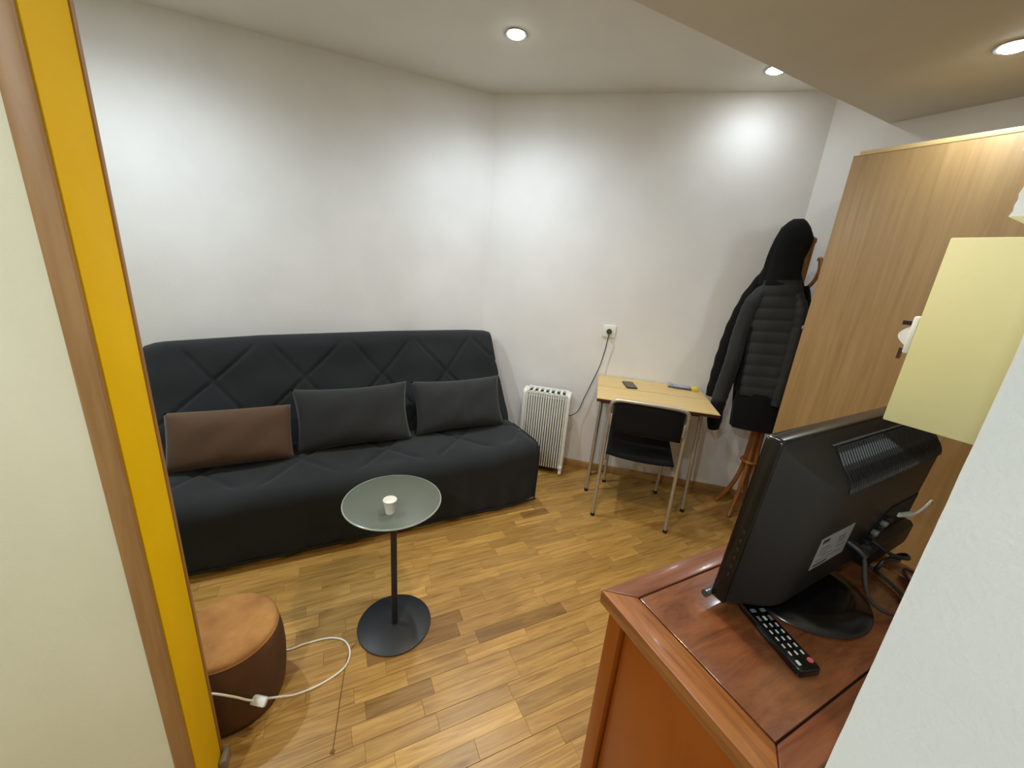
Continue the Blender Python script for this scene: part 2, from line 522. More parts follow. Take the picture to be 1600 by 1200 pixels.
# entry wall on the left with the yellow door lining
wd = Vector((cos(rad(24)), sin(rad(24)))); wn = Vector((-wd.y, wd.x))
Q3 = Vector((-0.805, 0.8075))
Q2 = Q3 - wn * 0.145
A0 = Q2 - wd * 0.004
endL = cross2(A0, wd, LB, (0, 1))
endLr = cross2(Q3, wd, LB, (0, 1))
struct(MB().prism([Q2 - wd * .012, Q3 - wd * .012, endLr, endL], 0, SOFF).build('wall_entry', MT['cream_wall'], smooth=False))
struct(MB().prism([Q2 - wd * .012, Q2, Q3, Q3 - wd * .012], 0, SOFF).build('door_1_lining', MT['yellow'], bevel=0.0015))
a = Q2 - wn * 0.012
struct(MB().prism([a - wd * .038, a - wd * 0.002, Q2 - wd * 0.002, Q2 - wd * .038], 0, SOFF).build('trim_1', MT['trim_wood'], bevel=0.004))
struct(MB().prism([Q3 - wd * .045, Q3 + wd * 0.003, Q3 + wd * .003 + wn * .014, Q3 - wd * .045 + wn * .014], 0, SOFF).build('trim_2', MT['trim_wood'], bevel=0.003))
struct(MB().prism([Q3 - wn * .035, Q3 + wd * .02 - wn * .03, Q3 + wd * .02 + wn * .02, Q3 + wd * .003 + wn * .02, Q3 + wd * .003], 0, 0.045).build('trim_3', MT['plinth'], bevel=0.006))

# partition block at the right, whose white face fills the corner of the view
nW = Vector((0.866, 0.5)); wW = Vector((0.5, -0.866))
pc = Vector((0.4 * 0.783, 0.4 * 0.622))
rnd = random.Random(3)
zs = [0.0]
while zs[-1] < SOFF:
    zs.append(min(SOFF, zs[-1] + rnd.uniform(0.006, 0.03)))
ring = []
for z in zs:
    j = rnd.uniform(0, 0.0012) + (0.003 if 1.50 < z < 1.63 and rnd.random() < 0.5 else 0)
    q = [pc + wW * (j + .0022) , pc + wW * (j * .3) + nW * 0.0028, pc + nW * 1.1, pc + nW * 1.1 + wW * 1.0, pc + wW * 1.0]
    ring.append([(p.x, p.y, z) for p in q])
struct(MB().loft(ring).build('wall_partition', MT['white_plaster'], ang=60))
# plaster stub above the cream cupboard
ring = []
n0, n1, w1 = 1.09, 1.36, pc.dot(wW) - 0.001
def nwp(n, w, z):
    p = nW * n + wW * w
    return (p.x, p.y, z)
zz = 1.695
while zz < 1.765:
    ring.append([nwp(n0 + rnd.uniform(0, .002), -0.232 + rnd.uniform(-.003, .003), zz), nwp(n1, -0.232, zz), nwp(n1, w1, zz), nwp(n0, w1, zz)])
    zz += 0.009
ring.append([nwp(n0, -0.226, 1.775), nwp(n1, -0.226, 1.775), nwp(n1, w1, 1.775), nwp(n0, w1, 1.775)])
struct(MB().loft(ring).build('trim_4', MT['white_plaster'], ang=60))
struct(MB().prism([nwp(n0, -0.25, 0)[:2], nwp(n1, -0.25, 0)[:2], nwp(n1, w1, 0)[:2], nwp(n0, w1, 0)[:2]], 1.795, 1.86).build('trim_5', MT['white_plaster'], bevel=0.006))
struct(MB().prism([nwp(n0 + .01, -0.24, 0)[:2], nwp(n1, -0.24, 0)[:2], nwp(n1, w1, 0)[:2], nwp(n0 + .01, w1, 0)[:2]], 1.78, 1.795).build('trim_6', MT['trim_wood'], bevel=0.003))

# ------------------------------------------------------------------ recessed spots
def spotlight(x, y, z, label):
    t = thing('ceiling_spotlight', label, 'spotlight', (x, y, z), 0, 'recessed ceiling spotlights')
    mb = MB()
    n = 32
    prof = [(0.043, -0.004), (0.052, -0.005), (0.057, -0.001), (0.057, 0.0), (0.041, 0.0)]
    rings = [[(r * cos(2 * PI * i / n), r * sin(2 * PI * i / n), zz) for i in range(n)] for r, zz in prof + [prof[0]]]
    mb.loft(rings, cap=False).build('ring', MT['silver'], t)
    MB().lathe([(0.041, -0.001), (0.041, -0.006), (0.034, -0.0105), (0.018, -0.013), (0.001, -0.0135)], n=28).build('lens', MT['lens'], t)
    return t
SL = ['round recessed spotlight in the ceiling, above the middle of the left wall',
      'round recessed spotlight beside the edge of the lowered ceiling, above the coats',
      'round recessed spotlight in the lowered ceiling, over the wardrobe at the right',
      'round recessed spotlight in the lowered ceiling behind the viewer, out of view',
      'round recessed spotlight above the hidden left end of the sofa',
      'round recessed spotlight in the lowered ceiling over the chest, above the view',
      'added, unseen warm spotlight in the lowered ceiling between chest and sofa, above the view']
for (x, y, z, w, beam, warm), lb in zip(SPOTS, SL):
    spotlight(x, y, z, lb)

# ------------------------------------------------------------------ sofa
sofa = thing('sofa_bed', 'long charcoal sofa bed with diamond quilted back against the left wall', 'sofa', (0.219, 2.325, 0), 27)
def round_poly(pts, n=6):
    out = []
    m = len(pts)
    for i in range(m):
        p = Vector(pts[i][:2]); r = pts[i][2]
        a = Vector(pts[i - 1][:2]); b = Vector(pts[(i + 1) % m][:2])
        if r <= 0:
            out.append((p.x, p.y)); continue
        p1 = p + (a - p).normalized() * r; p2 = p + (b - p).normalized() * r
        for k in range(n + 1):
            t = k / n
            q = p1 * (1 - t) ** 2 + p * 2 * t * (1 - t) + p2 * t * t
            out.append((q.x, q.y))
    return out
_cnt = {}
def densify(poly, step, key=None):
    out = []
    if key is not None:
        if key not in _cnt:
            _cnt[key] = [max(1, int((Vector(poly[(i + 1) % len(poly)]) - Vector(poly[i])).length / step)) for i in range(len(poly))]
        for i, k in enumerate(_cnt[key]):
            a, b = Vector(poly[i]), Vector(poly[(i + 1) % len(poly)])
            for j in range(k):
                q = a + (b - a) * j / k
                out.append((q.x, q.y))
        return out
    for i in range(len(poly)):
        a, b = Vector(poly[i]), Vector(poly[(i + 1) % len(poly)])
        k = max(1, int((b - a).length / step))
        for j in range(k):
            q = a + (b - a) * j / k
            out.append((q.x, q.y))
    return out
def seam(d, w):
    d = abs(d - round(d))
    return math.exp(-(d / w) ** 2)
ULEN = 2.22
def sofa_loft(prof_fn, disp_fn, nu, inset):
    rings = []
    us = [-ULEN + ULEN * i / nu for i in range(nu + 1)]
    ends = [0.0, 0.12, 0.35, 0.65, 1.0]
    seq = []
    for e in ends[:-1]:
        seq.append((-ULEN + inset * (1 - math.sqrt(max(0, 1 - (1 - e) ** 2))), inset * (1 - e)))
    for u in us:
        if -ULEN + inset <= u <= -inset:
            seq.append((u, 0.0))
    for e in reversed(ends[:-1]):
        seq.append((-inset * (1 - math.sqrt(max(0, 1 - (1 - e) ** 2))), inset * (1 - e)))
    for u, ins in seq:
        poly = prof_fn(u)
        n = len(poly)
        cx = sum(p[0] for p in poly) / n; cy = sum(p[1] for p in poly) / n
        ring = []
        for i, p in enumerate(poly):
            a = Vector(poly[i - 1]); b = Vector(poly[(i + 1) % n])
            t = (b - a).normalized(); nn = Vector((-t.y, t.x))
            if nn.dot(Vector((p[0] - cx, p[1] - cy))) < 0:
                nn = -nn
            d = disp_fn(u, p[0], p[1], nn) - ins * 0.6
            ring.append((u, p[0] + nn.x * d, p[1] + nn.y * d))
        rings.append(ring)
    return rings
def seat_prof(u):
    zf = interp([(-2.2, 0.365), (-1.87, 0.375), (-0.77, 0.405), (-0.34, 0.415), (-0.05, 0.455), (0, 0.445)], u)[0]
    hem = 0.035 + 0.012 * smoothstep(-0.25, 0.0, u)
    return densify(round_poly([(0.008, hem, 0.01), (-0.006, zf + 0.01, 0.10), (0.52, 0.43, 0.05), (0.56, 0.12, 0.05), (0.5, hem, 0.01)]), 0.016, 'seat')
def seat_disp(u, v, z, nn):
    d = 0
    if nn.y > 0.5 and v > 0.06:
        a = u / 0.46; b = (v - 0.3) / 0.5
        k = smoothstep(0.06, 0.16, v)
        d -= k * 0.012 * max(seam(a + b, 0.045), seam(a - b, 0.045))
        d += k * 0.006 * sin(u * 9 + v * 4)
    if nn.x < -0.5:
        d += 0.004 * sin(u * 21 + z * 6) * smoothstep(0.0, 0.3, 0.45 - z) + 0.004 * sin(u * 43 + 1) * smoothstep(0.1, 0.35, 0.42 - z)
    return d
MB().loft(sofa_loft(seat_prof, seat_disp, 220, 0.05)).build('seat', MT['sofa'], sofa, ang=80)
def back_prof(u):
    zt = back_top(u)
    return _back_poly(zt)
def back_top(u):
    return interp([(-2.22, 0.985), (-2.12, 1.0), (-1.65, 1.032), (-0.84, 1.058), (-0.2, 1.066), (0, 1.06)], u)[0]
def _back_poly(zt):
    return densify(round_poly([(0.44, 0.36, 0.02), (0.60, 0.64, 0.12), (0.745, zt - 0.02, 0.05), (0.835, zt, 0.045), (0.80, 0.72, 0.1), (0.66, 0.30, 0.05)]), 0.012, 'back')
def back_disp(u, v, z, nn):
    d = 0
    if nn.x < -0.2:
        a = (u + 0.43) / 0.478; b = (z - 0.79) / 0.48
        zt = back_top(u)
        k = (1 - smoothstep(zt - 0.09, zt - 0.03, z)) * smoothstep(0.40, 0.5, z) * smoothstep(0.0, 0.1, u + ULEN)
        s = max(seam(a + b, 0.026), seam(a - b, 0.026))
        d -= k * 0.010 * s
        d += k * 0.005 * (1 - s)
        d += k * 0.0035 * sin(u * 9 + z * 17 + 2 * sin(u * 3)) + k * 0.0035 * sin(u * 4 - z * 25 + sin(u * 7))
    return d
rings = sofa_loft(back_prof, back_disp, 260, 0.05)
# the right and left ends draw in towards the top
R2 = []
for r in rings:
    R2.append([(p[0] * (1 - 0.045 * smoothstep(0.4, 1.05, p[2])) - 0.07 * smoothstep(.45, 1.05, p[2]) * smoothstep(-1.2, -0.1, p[0]), p[1], p[2]) for p in r])
MB().loft(R2).build('backrest', MT['sofa'], sofa, ang=80)
# piping along the seat end seams and the hem
mb = MB()
pf = seat_prof(0)
mb.tube([(-0.005, p[0] - 0.002, p[1]) for p in pf if p[0] < 0.5 and p[1] > 0.0][2:46], 0.005, 6)
mb.build('piping', MT['sofa_dark'], sofa)
mb = MB()
mb.tube([(-2.2 + 0.04 * i, -0.001 + 0.002 * sin(i), 0.036 + 0.012 * smoothstep(-0.25, 0, -2.2 + 0.04 * i)) for i in range(56)], 0.0055, 6)
mb.build('hem', MT['sofa_dark'], sofa)
for x in (-2.0, -0.2):
    for y in (0.12, 0.48):
        MB().lathe([(0.02, 0.0), (0.022, 0.05)], (x, y, 0.0), 12).build('leg', MT['black_metal'], sofa)

def pillow(mb_w, mb_h, mb_t, crease=0, seed=0, nx=34, ny=22, pinch=0.09, saggy=0.0):
    rr = random.Random(seed)
    ph = [rr.uniform(0, 6) for _ in range(4)]
    mb = MB()
    def pt(s, t, side):
        ex = (1 - abs(s) ** 3.2); ey = (1 - abs(t) ** 3.2)
        th = mb_t * 0.5 * (max(0, ex * ey) ** 0.46)
        x = mb_w / 2 * s * (1 - pinch * (1 - t * t))
        y = mb_h / 2 * t * (1 - pinch * 1.5 * (1 - s * s))
        w = 0.003 * sin(3.3 * s + ph[0] + 2 * t) * ex * ey + 0.0025 * sin(5 * t + ph[1] - 7 * s + ph[2]) * ex * ey
        if crease:
            w -= crease * math.exp(-((s - 0.12 - 0.12 * t * t) / 0.05) ** 2) * ex * ey * (1 if side > 0 else 0)
        y -= saggy * (1 - t) * 0.5 * (1 - s * s)
        return (x, y, side * (th + w * (1 if side > 0 else 0.3)))
    for side in (1, -1):
        vs = [pt(-1 + 2 * i / nx, -1 + 2 * j / ny, side) for j in range(ny + 1) for i in range(nx + 1)]
        fs = [(j * (nx + 1) + i, j * (nx + 1) + i + 1, (j + 1) * (nx + 1) + i + 1, (j + 1) * (nx + 1) + i) for j in range(ny) for i in range(nx)]
        mb.add(vs, fs)
    return mb
def weld(o):
    bm = bmesh.new(); bm.from_mesh(o.data)
    bmesh.ops.remove_doubles(bm, verts=bm.verts, dist=0.0004)
    bmesh.ops.recalc_face_normals(bm, faces=bm.faces)
    bm.to_mesh(o.data); bm.free()
def cushion(name, label, u, v, z, w, h, t, tilt, roll, mat, **kw):
    o = pillow(w, h, t, **kw).build(name, mat, None, ang=70)
    weld(o)
    # local x along the sofa, local y up the leaning back, local z towards the viewer
    m = Matrix.Rotation(rad(27), 4, 'Z') @ Matrix.Rotation(rad(90 - tilt), 4, 'X') @ Matrix.Rotation(rad(roll), 4, 'Z')
    F = Matrix.Rotation(rad(27), 4, 'Z') @ Vector((u, v, 0)) + Vector((0.219, 2.325, z))
    m.translation = F
    o.matrix_world = m
    return tag(o, label, 'cushion', 'cushions on the sofa')
cushion('brown_cushion', 'brown rectangular cushion at the left end of the sofa', -1.70, 0.36, 0.565, 0.56, 0.30, 0.13, 24, 0, MT['cush_brown'], seed=4, pinch=0.02)
cushion('grey_cushion', 'plump dark grey cushion in the middle, right of the brown cushion', -1.085, 0.43, 0.595, 0.66, 0.38, 0.15, 24, 1, MT['cush_dark'], seed=9, pinch=0.07)
cushion('grey_cushion', 'dark grey cushion with a vertical crease at the right end of the sofa', -0.41, 0.45, 0.605, 0.63, 0.36, 0.15, 24, 1, MT['cush_dark'], seed=12, crease=0.012, pinch=0.06)

# ------------------------------------------------------------------ glass side table with cup
st = thing('side_table', 'round frosted glass side table on a black stem and disc base', 'table', (-0.43, 1.335, 0), 0)
MB().lathe([(0.150, 0.0), (0.155, 0.003), (0.155, 0.007), (0.152, 0.009), (0.03, 0.010), (0.001, 0.010)], n=64).build('base_disc', MT['black_metal'], st)
MB().lathe([(0.0125, 0.010), (0.0125, 0.543)], n=20).build('stem', MT['black_metal'], st)
MB().lathe([(0.001, 0.543), (0.035, 0.543), (0.035, 0.5485), (0.001, 0.5485)], n=28).build('fixing_plate', MT['black_metal'], st)
MB().lathe([(0.001, 0.549), (0.197, 0.549), (0.2, 0.551), (0.2, 0.557), (0.197, 0.559), (0.001, 0.559)], (-0.036, 0.108, 0), n=72).build('glass_top', MT['glass'], st)
n = 72
MB().tube([(-0.036 + 0.2 * cos(2 * PI * k / n), 0.108 + 0.2 * sin(2 * PI * k / n), 0.5545) for k in range(n + 1)], 0.0036, 8, cap=False).build('glass_rim_highlight', MT['glass_highlight'], st)
cup = thing('paper_cup', 'small white paper cup standing on the glass side table', 'cup', (-0.448, 1.350, 0.5595), 0)
MB().lathe([(0.017, 0.0), (0.026, 0.058), (0.0275, 0.060), (0.0262, 0.0615), (0.025, 0.060), (0.0165, 0.003), (0.001, 0.003)], n=28).build('cup_wall', MT['white_paper'], cup)
MB().lathe([(0.001, 0.0415), (0.0222, 0.0415), (0.0222, 0.043), (0.001, 0.043)], n=24).build('content', MT['white_plastic'], cup)

# ------------------------------------------------------------------ pouf, lamp and switch cord
pf_o = thing('suede_pouf', 'small round brown suede pouf beside the yellow door lining', 'pouf', (-0.90, 1.008, 0), 0)
prof = [(0.148, 0.0), (0.156, 0.03), (0.163, 0.09), (0.1665, 0.16), (0.164, 0.22), (0.157, 0.272), (0.152, 0.288)]
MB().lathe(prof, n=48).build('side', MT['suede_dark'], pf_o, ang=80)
MB().lathe([(0.153, 0.286), (0.152, 0.297), (0.143, 0.305), (0.12, 0.309), (0.06, 0.311), (0.001, 0.3115)], n=48).build('top_pad', MT['suede'], pf_o, ang=80)
MB().lathe([(0.1525, 0.284), (0.1555, 0.287), (0.1525, 0.290)], n=48, cap=False).build('piping', MT['suede'], pf_o)
cord = thing('switch_cord', 'white lamp cord with an inline switch looping on the floor by the pouf', 'cord', (0, 0, 0), 0)
pts = [(-1.35, 0.95, 0.005), (-1.14, 1.12, 0.005), (-0.98, 1.21, 0.004), (-0.834, 1.173, 0.004), (-0.757, 1.208, 0.004), (-0.68, 1.24, 0.004), (-0.612, 1.236, 0.004), (-0.567, 1.19, 0.004), (-0.562, 1.124, 0.004),
       (-0.618, 1.058, 0.005), (-0.680, 1.005, 0.022), (-0.710, 0.960, 0.070), (-0.728, 0.930, 0.105)]
MB().tube(smooth_path(pts, 6), 0.0034, 8).build('cable', MT['cord_white'], cord)
pts = [(-0.757, 0.902, 0.132), (-0.766, 0.888, 0.155), (-0.785, 0.862, 0.205), (-0.830, 0.832, 0.255), (-0.86, 0.83, 0.22), (-0.95, 0.80, 0.08), (-1.08, 0.77, 0.006)]
MB().tube(smooth_path(pts, 6), 0.0034, 8).build('cable', MT['cord_white'], cord)
sm = Matrix.Translation((-0.744, 0.912, 0.118)) @ Matrix.Rotation(rad(-4), 4, 'Z') @ Matrix.Rotation(rad(4), 4, 'Y') @ Matrix.Rotation(rad(40), 4, 'X')
MB().box(-0.024, 0.024, -0.014, 0.014, -0.009, 0.009, sm).build('switch', MT['white_plastic'], cord, bevel=0.004)
MB().box(-0.008, 0.008, -0.007, 0.007, 0.008, 0.0115, sm).build('rocker', MT['cord_white'], cord, bevel=0.002)

th_ = MB().tube(smooth_path([(-0.557, 1.235, 0.0022), (-0.57, 1.177, 0.0022), (-0.54, 1.054, 0.0022), (-0.509, 0.948, 0.0022), (-0.483, 0.856, 0.0022)], 6), 0.0012, 5)
th_.box(-0.489, -0.477, 0.850, 0.860, 0.0006, 0.004)
tag(th_.build('loose_thread', MT['thread']), 'thin brown thread lying on the floor in front of the side table', 'thread')

# ------------------------------------------------------------------ heater
ht = thing('radiator_heater', 'white slatted electric heater on casters beside the sofa', 'heater', (0.088, 2.815, 0), -12.3)
HW, HD = 0.36, 0.13
z0, z1 = 0.055, 0.655
MB().box(0.03, HW - 0.03, 0.012, HD - 0.012, z0 + 0.01, z1 - 0.07).build('core', MT['heater_dark'], ht)
nf = 17
for i in range(nf):
    x = 0.034 + (HW - 0.068) * i / (nf - 1)
    mb = MB().box(x - 0.0058, x + 0.0058, 0.0, 0.011, z0, z1 - 0.012)
    mb.build('fin', MT['heater_white'], ht, bevel=0.002, seg=1)
for x0, x1 in ((0.0, 0.026), (HW - 0.026, HW)):
    poly = round_poly([(0.002, z0 - 0.005, 0.01), (0.002, z1 + 0.012, 0.04), (HD - 0.002, z1 + 0.012, 0.04), (HD - 0.002, z0 - 0.005, 0.01)], 5)
    MB().loft([[(x0, p[0], p[1]) for p in poly], [(x1, p[0], p[1]) for p in poly]]).build('side_panel', MT['heater_white'], ht, bevel=0.004)
# top grille: a frame of bars leaving dark openings
MB().box(0.028, HW - 0.028, 0.012, 0.112, z1 - 0.02, z1 - 0.006).build('opening_shade', MT['heater_dark'], ht)  # dark plate standing in for the shade inside the grille openings
mb = MB()
mb.box(0.026, HW - 0.026, 0.0, 0.018, z1 - 0.012, z1 + 0.004)
mb.box(0.026, HW - 0.026, 0.102, HD, z1 - 0.012, z1 + 0.010)
no = 7
for i in range(no + 1):
    x = 0.034 + (HW - 0.068) * i / no
    mb.box(x - 0.0095, x + 0.0095, 0.016, 0.104, z1 - 0.004, z1 + 0.006)
mb.build('top_grille', MT['heater_white'], ht, bevel=0.0015, seg=1)
for i in range(8):
    x = 0.045 + (HW - 0.09) * i / 7
    MB().prism([(x - 0.012, 0.003), (x + 0.012, 0.003), (x + 0.005, 0.013), (x - 0.005, 0.013)], z1 + 0.0035, z1 + 0.0046).build('arch_slot', MT['heater_dark'], ht)
for x in (0.018, HW - 0.016):
    for y in (0.008, HD - 0.012):
        o = MB().box(x - 0.014, x + 0.014, y - 0.014, y + 0.014, 0.040, z0 + 0.022).build('caster', MT['heater_white'], ht, bevel=0.004)
        mb = MB()
        rr = 0.0235
        rings = [[(x + dx, y + 0.004 + r * cos(2 * PI * k / 16), 0.0238 + r * sin(2 * PI * k / 16)) for k in range(16)] for dx, r in ((-0.012, rr - .003), (-0.009, rr), (0.009, rr), (0.012, rr - .003))]
        mb.loft(rings).build('wheel', MT['white_plastic'], o, ang=50)
mb = MB().lathe([(0.012, 0), (0.012, 0.006), (0.006, 0.008), (0.001, 0.008)], n=16)
kb = mb.build('knob', MT['heater_dark'], ht)
kb.rotation_euler = (0, rad(-90), 0); kb.location = (0.0, 0.05, 0.45)
# cord from the heater side up to the wall socket (world points turned into heater space)
ca, sa = cos(rad(-12.3)), sin(rad(-12.3))
def to_h(p):
    dx, dy = p[0] - 0.088, p[1] - 2.815
    return (dx * ca + dy * sa, -dx * sa + dy * ca, p[2])
cp = [(0.445, 2.785, 0.50), (0.470, 2.80, 0.49), (0.53, 2.872, 0.506), (0.565, 2.872, 0.618), (0.606, 2.866, 0.748), (0.644, 2.859, 0.879), (0.663, 2.855, 0.995), (0.670, 2.852, 1.068), (0.674, 2.845, 1.118), (0.678, 2.847, 1.135)]
MB().tube(smooth_path([to_h(p) for p in cp], 6), 0.0036, 8).build('power_cord', MT['cord_dark'], ht)

# ------------------------------------------------------------------ wall socket with plug
skc = Vector((0.683, 2.893))
sk = thing('wall_socket', 'white square wall socket with a dark plug above the heater cord', 'socket', (skc.x, skc.y, 1.138), -12.3)
mb = MB().box(-0.046, 0.046, -0.011, -0.0005, -0.045, 0.045)
mb.build('plate', MT['white_plastic'], sk, bevel=0.004)
def disc_y(r, y0, y1, n=28):
    return MB().loft([[(r * cos(2 * PI * k / n), y, r * sin(2 * PI * k / n)) for k in range(n)] for y in (y0, y1)])
disc_y(0.027, -0.0115, -0.014).build('socket_rim', MT['white_plastic'], sk)
disc_y(0.0195, -0.0145, -0.022).build('plug', MT['socket_dark'], sk)
disc_y(0.011, -0.0225, -0.036).build('plug_grip', MT['cord_dark'], sk)

# ------------------------------------------------------------------ folding table
tb = thing('folding_table', 'pale wood topped folding table with dark edges and chrome legs by the back wall', 'table', (0.533, 2.315, 0), -11.5)
TW, TD, TZ = 0.715, 0.585, 0.803
for y0, y1 in ((0.0, TD * 0.493), (TD * 0.505, TD)):
    leaf = MB().box(0, TW, y0, y1, TZ - 0.004, TZ).build('table_leaf', MT['formica'], tb)
    MB().box(0.001, TW - 0.001, y0 + 0.001, y1 - 0.001, TZ - 0.022, TZ - 0.0042).build('edge_band', MT['darkred'], leaf)
MB().box(0.035, TW - 0.035, 0.235, 0.53, TZ - 0.105, TZ - 0.0225).build('apron', MT['darkred'], tb, bevel=0.003)
for x, y in ((0.025, 0.255), (0.69, 0.215), (0.04, 0.50), (0.68, 0.50)):
    xt = x + (0.016 if x < 0.3 else -0.016)
    lg = MB().tube([(xt, y + 0.01, TZ - 0.023), (x, y, 0.015)], 0.0115, 14).build('leg', MT['chrome'], tb)
    MB().lathe([(0.014, 0.0), (0.014, 0.022)], (x, y, 0), 14).build('foot_cap', MT['black_rubber'], lg)

ph = MB().prism(round_poly([(-0.038, -0.078, 0.012), (0.038, -0.078, 0.012), (0.038, 0.078, 0.012), (-0.038, 0.078, 0.012)], 4), 0, 0.008)
pho = thing('smartphone', 'black phone lying near the left end of the pale table', 'phone', (0.826, 2.655, TZ + 0.0005), -2)
ph.build('case', MT['cord_black'], pho, bevel=0.002)
MB().prism(round_poly([(-0.035, -0.075, 0.010), (0.035, -0.075, 0.010), (0.035, 0.075, 0.010), (-0.035, 0.075, 0.010)], 4), 0.008, 0.0088).build('screen', MT['phone'], pho)
pk = thing('film_packet', 'clear bluish plastic packet with a yellow end on the back of the table', 'packet', (1.115, 2.712, TZ + 0.0005), -14)
ring = []
for i in range(13):
    s = i / 12
    x = 0.17 * s
    hh = 0.020 + 0.006 * sin(i * 2.1) + (0.012 if i < 3 else 0)
    ww = 0.026 + 0.004 * sin(i * 1.7 + 1)
    ring.append([(x, ww * cos(a_), 0.5 * hh + 0.5 * hh * sin(a_)) for a_ in [2 * PI * k / 10 for k in range(10)]])
MB().loft(ring).build('film', MT['blue_clear'], pk, ang=80)
MB().box(0.03, 0.165, -0.032, -0.024, 0.001, 0.014).build('dark_strip', MT['dark_pack'], pk, bevel=0.002)
MB().box(0.155, 0.196, -0.036, 0.006, 0.0, 0.026).build('yellow_end', MT['yellow_pack'], pk, bevel=0.004)

# ------------------------------------------------------------------ chair
chd = rad(-15.8)
ch = thing('stacking_chair', 'black chair with chrome tube frame pushed under the pale table', 'chair', (0.604, 2.261, 0), -15.8)
CW = 0.458
R_ = 0.0115
def side_x(s):
    return 0.0 if s == 0 else CW
for s in (0, 1):
    x = side_x(s)
    sx = 1 if s == 0 else -1
    MB().tube(smooth_path([(x - 0.0 * sx, 0.0, 0.012), (x + 0.004 * sx, 0.008, 0.40), (x + 0.006 * sx, 0.005, 0.70), (x + 0.008 * sx, -0.010, 0.775)], 5), R_, 12).build('rear_leg', MT['chrome'], ch)
    MB().tube(smooth_path([(x + 0.02 * sx, 0.012, 0.40), (x + 0.022 * sx, 0.20, 0.405), (x + 0.024 * sx, 0.40, 0.41), (x + 0.03 * sx, 0.445, 0.395), (x + 0.032 * sx, 0.455, 0.36), (x + 0.038 * sx, 0.475, 0.012)], 6), R_ * 0.95, 12).build('front_leg', MT['chrome'], ch)
    for yy, xx in ((0.0, x), (0.475, x + 0.038 * sx)):
        MB().lathe([(0.0135, 0.0), (0.0135, 0.02)], (xx, yy, 0), 12).build('foot_cap', MT['black_rubber'], ch)
    MB().box(x + 0.008 * sx - 0.006 + 0.012 * sx, x + 0.008 * sx + 0.006 + 0.012 * sx, -0.022, 0.012, 0.66, 0.735).build('bracket', MT['chrome'], ch, bevel=0.003)
top = [(0.008, -0.010, 0.775), (0.016, -0.014, 0.808), (0.05, -0.018, 0.826), (0.14, -0.026, 0.832), (CW / 2, -0.030, 0.834), (CW - 0.14, -0.026, 0.832), (CW - 0.05, -0.018, 0.826), (CW - 0.016, -0.014, 0.808), (CW - 0.008, -0.010, 0.775)]
MB().tube(smooth_path(top, 6), R_, 12).build('top_rail', MT['chrome'], ch)
MB().tube([(0.02, 0.25, 0.40), (CW - 0.02, 0.25, 0.40)], 0.008, 10).build('cross_bar', MT['chrome'], ch)
# seat pad, curved down at the front edge
def pad(x0, x1, y0, y1, zf, t, nx=14, ny=12):
    mb = MB()
    for side in (1, -1):
        vs, fs = [], []
        for j in range(ny + 1):
            for i in range(nx + 1):
                s, q = i / nx * 2 - 1, j / ny * 2 - 1
                th = t / 2 * (max(0, (1 - abs(s) ** 7) * (1 - abs(q) ** 7))) ** 0.5
                x = (x0 + x1) / 2 + (x1 - x0) / 2 * s
                y = (y0 + y1) / 2 + (y1 - y0) / 2 * q
                vs.append((x, y, zf(x, y) + side * th))
        for j in range(ny):
            for i in range(nx):
                a_ = j * (nx + 1) + i
                fs.append((a_, a_ + 1, a_ + nx + 2, a_ + nx + 1))
        mb.add(vs, fs)
    return mb
o = pad(0.022, CW - 0.022, 0.03, 0.46, lambda x, y: 0.442 - 0.012 * (1 - ((x - CW / 2) / 0.2) ** 2) + 0.015 * y, 0.045).build('seat', MT['black_cloth'], ch, ang=70); weld(o)
o = pad(0.024, CW - 0.024, 0.615, 0.822, lambda x, y: 0.018 - 0.045 * (1 - ((x - CW / 2) / 0.2) ** 2) * 0.6, 0.034).build('backrest', MT['black_cloth'], ch, ang=70); weld(o)
for v in o.data.vertices:
    x, y, z = v.co
    v.co = (x, z - 0.012, y - 0.012 * (1 if y > 0.75 else 0) + 0.008 * (1 - ((x - CW / 2) / 0.2) ** 2))

# ------------------------------------------------------------------ bentwood coat stand with two garments
PR = (1.665, 2.45)
cs = thing('coat_stand', 'bentwood coat stand with curved legs in the corner behind the coats', 'coat stand', (PR[0], PR[1], 0), 0)
MB().tube([(0, 0, 0.36), (0, 0, 1.80)], 0.019, 16).build('pole', MT['bentwood'], cs)
MB().lathe([(0.019, 1.80), (0.024, 1.81), (0.022, 1.83), (0.001, 1.842)], n=16).build('finial', MT['bentwood'], cs)
for k in range(4):
    a_ = rad(222 + 90 * k)
    R0 = [(0.026, 0.86), (0.026, 0.66), (0.030, 0.46), (0.042, 0.30), (0.075, 0.16), (0.118, 0.06), (0.146, 0.014)]
    MB().tube(smooth_path([(r * cos(a_), r * sin(a_), z) for r, z in R0], 5), 0.0145, 10).build('leg', MT['bentwood'], cs)
n = 40
MB().tube([(0.052 * cos(2 * PI * k / n), 0.052 * sin(2 * PI * k / n), 0.40) for k in range(n + 1)], 0.011, 8).build('ring', MT['bentwood'], cs)
for k in range(4):
    a_ = rad(236 + 90 * k + 45)
    R0 = [(0.018, 1.36), (0.022, 1.46), (0.05, 1.54), (0.09, 1.60), (0.105, 1.66), (0.095, 1.71), (0.078, 1.72)]
    MB().tube(smooth_path([(r * cos(a_), r * sin(a_), z) for r, z in R0], 5), 0.0105, 10).build('hook', MT['bentwood'], cs)

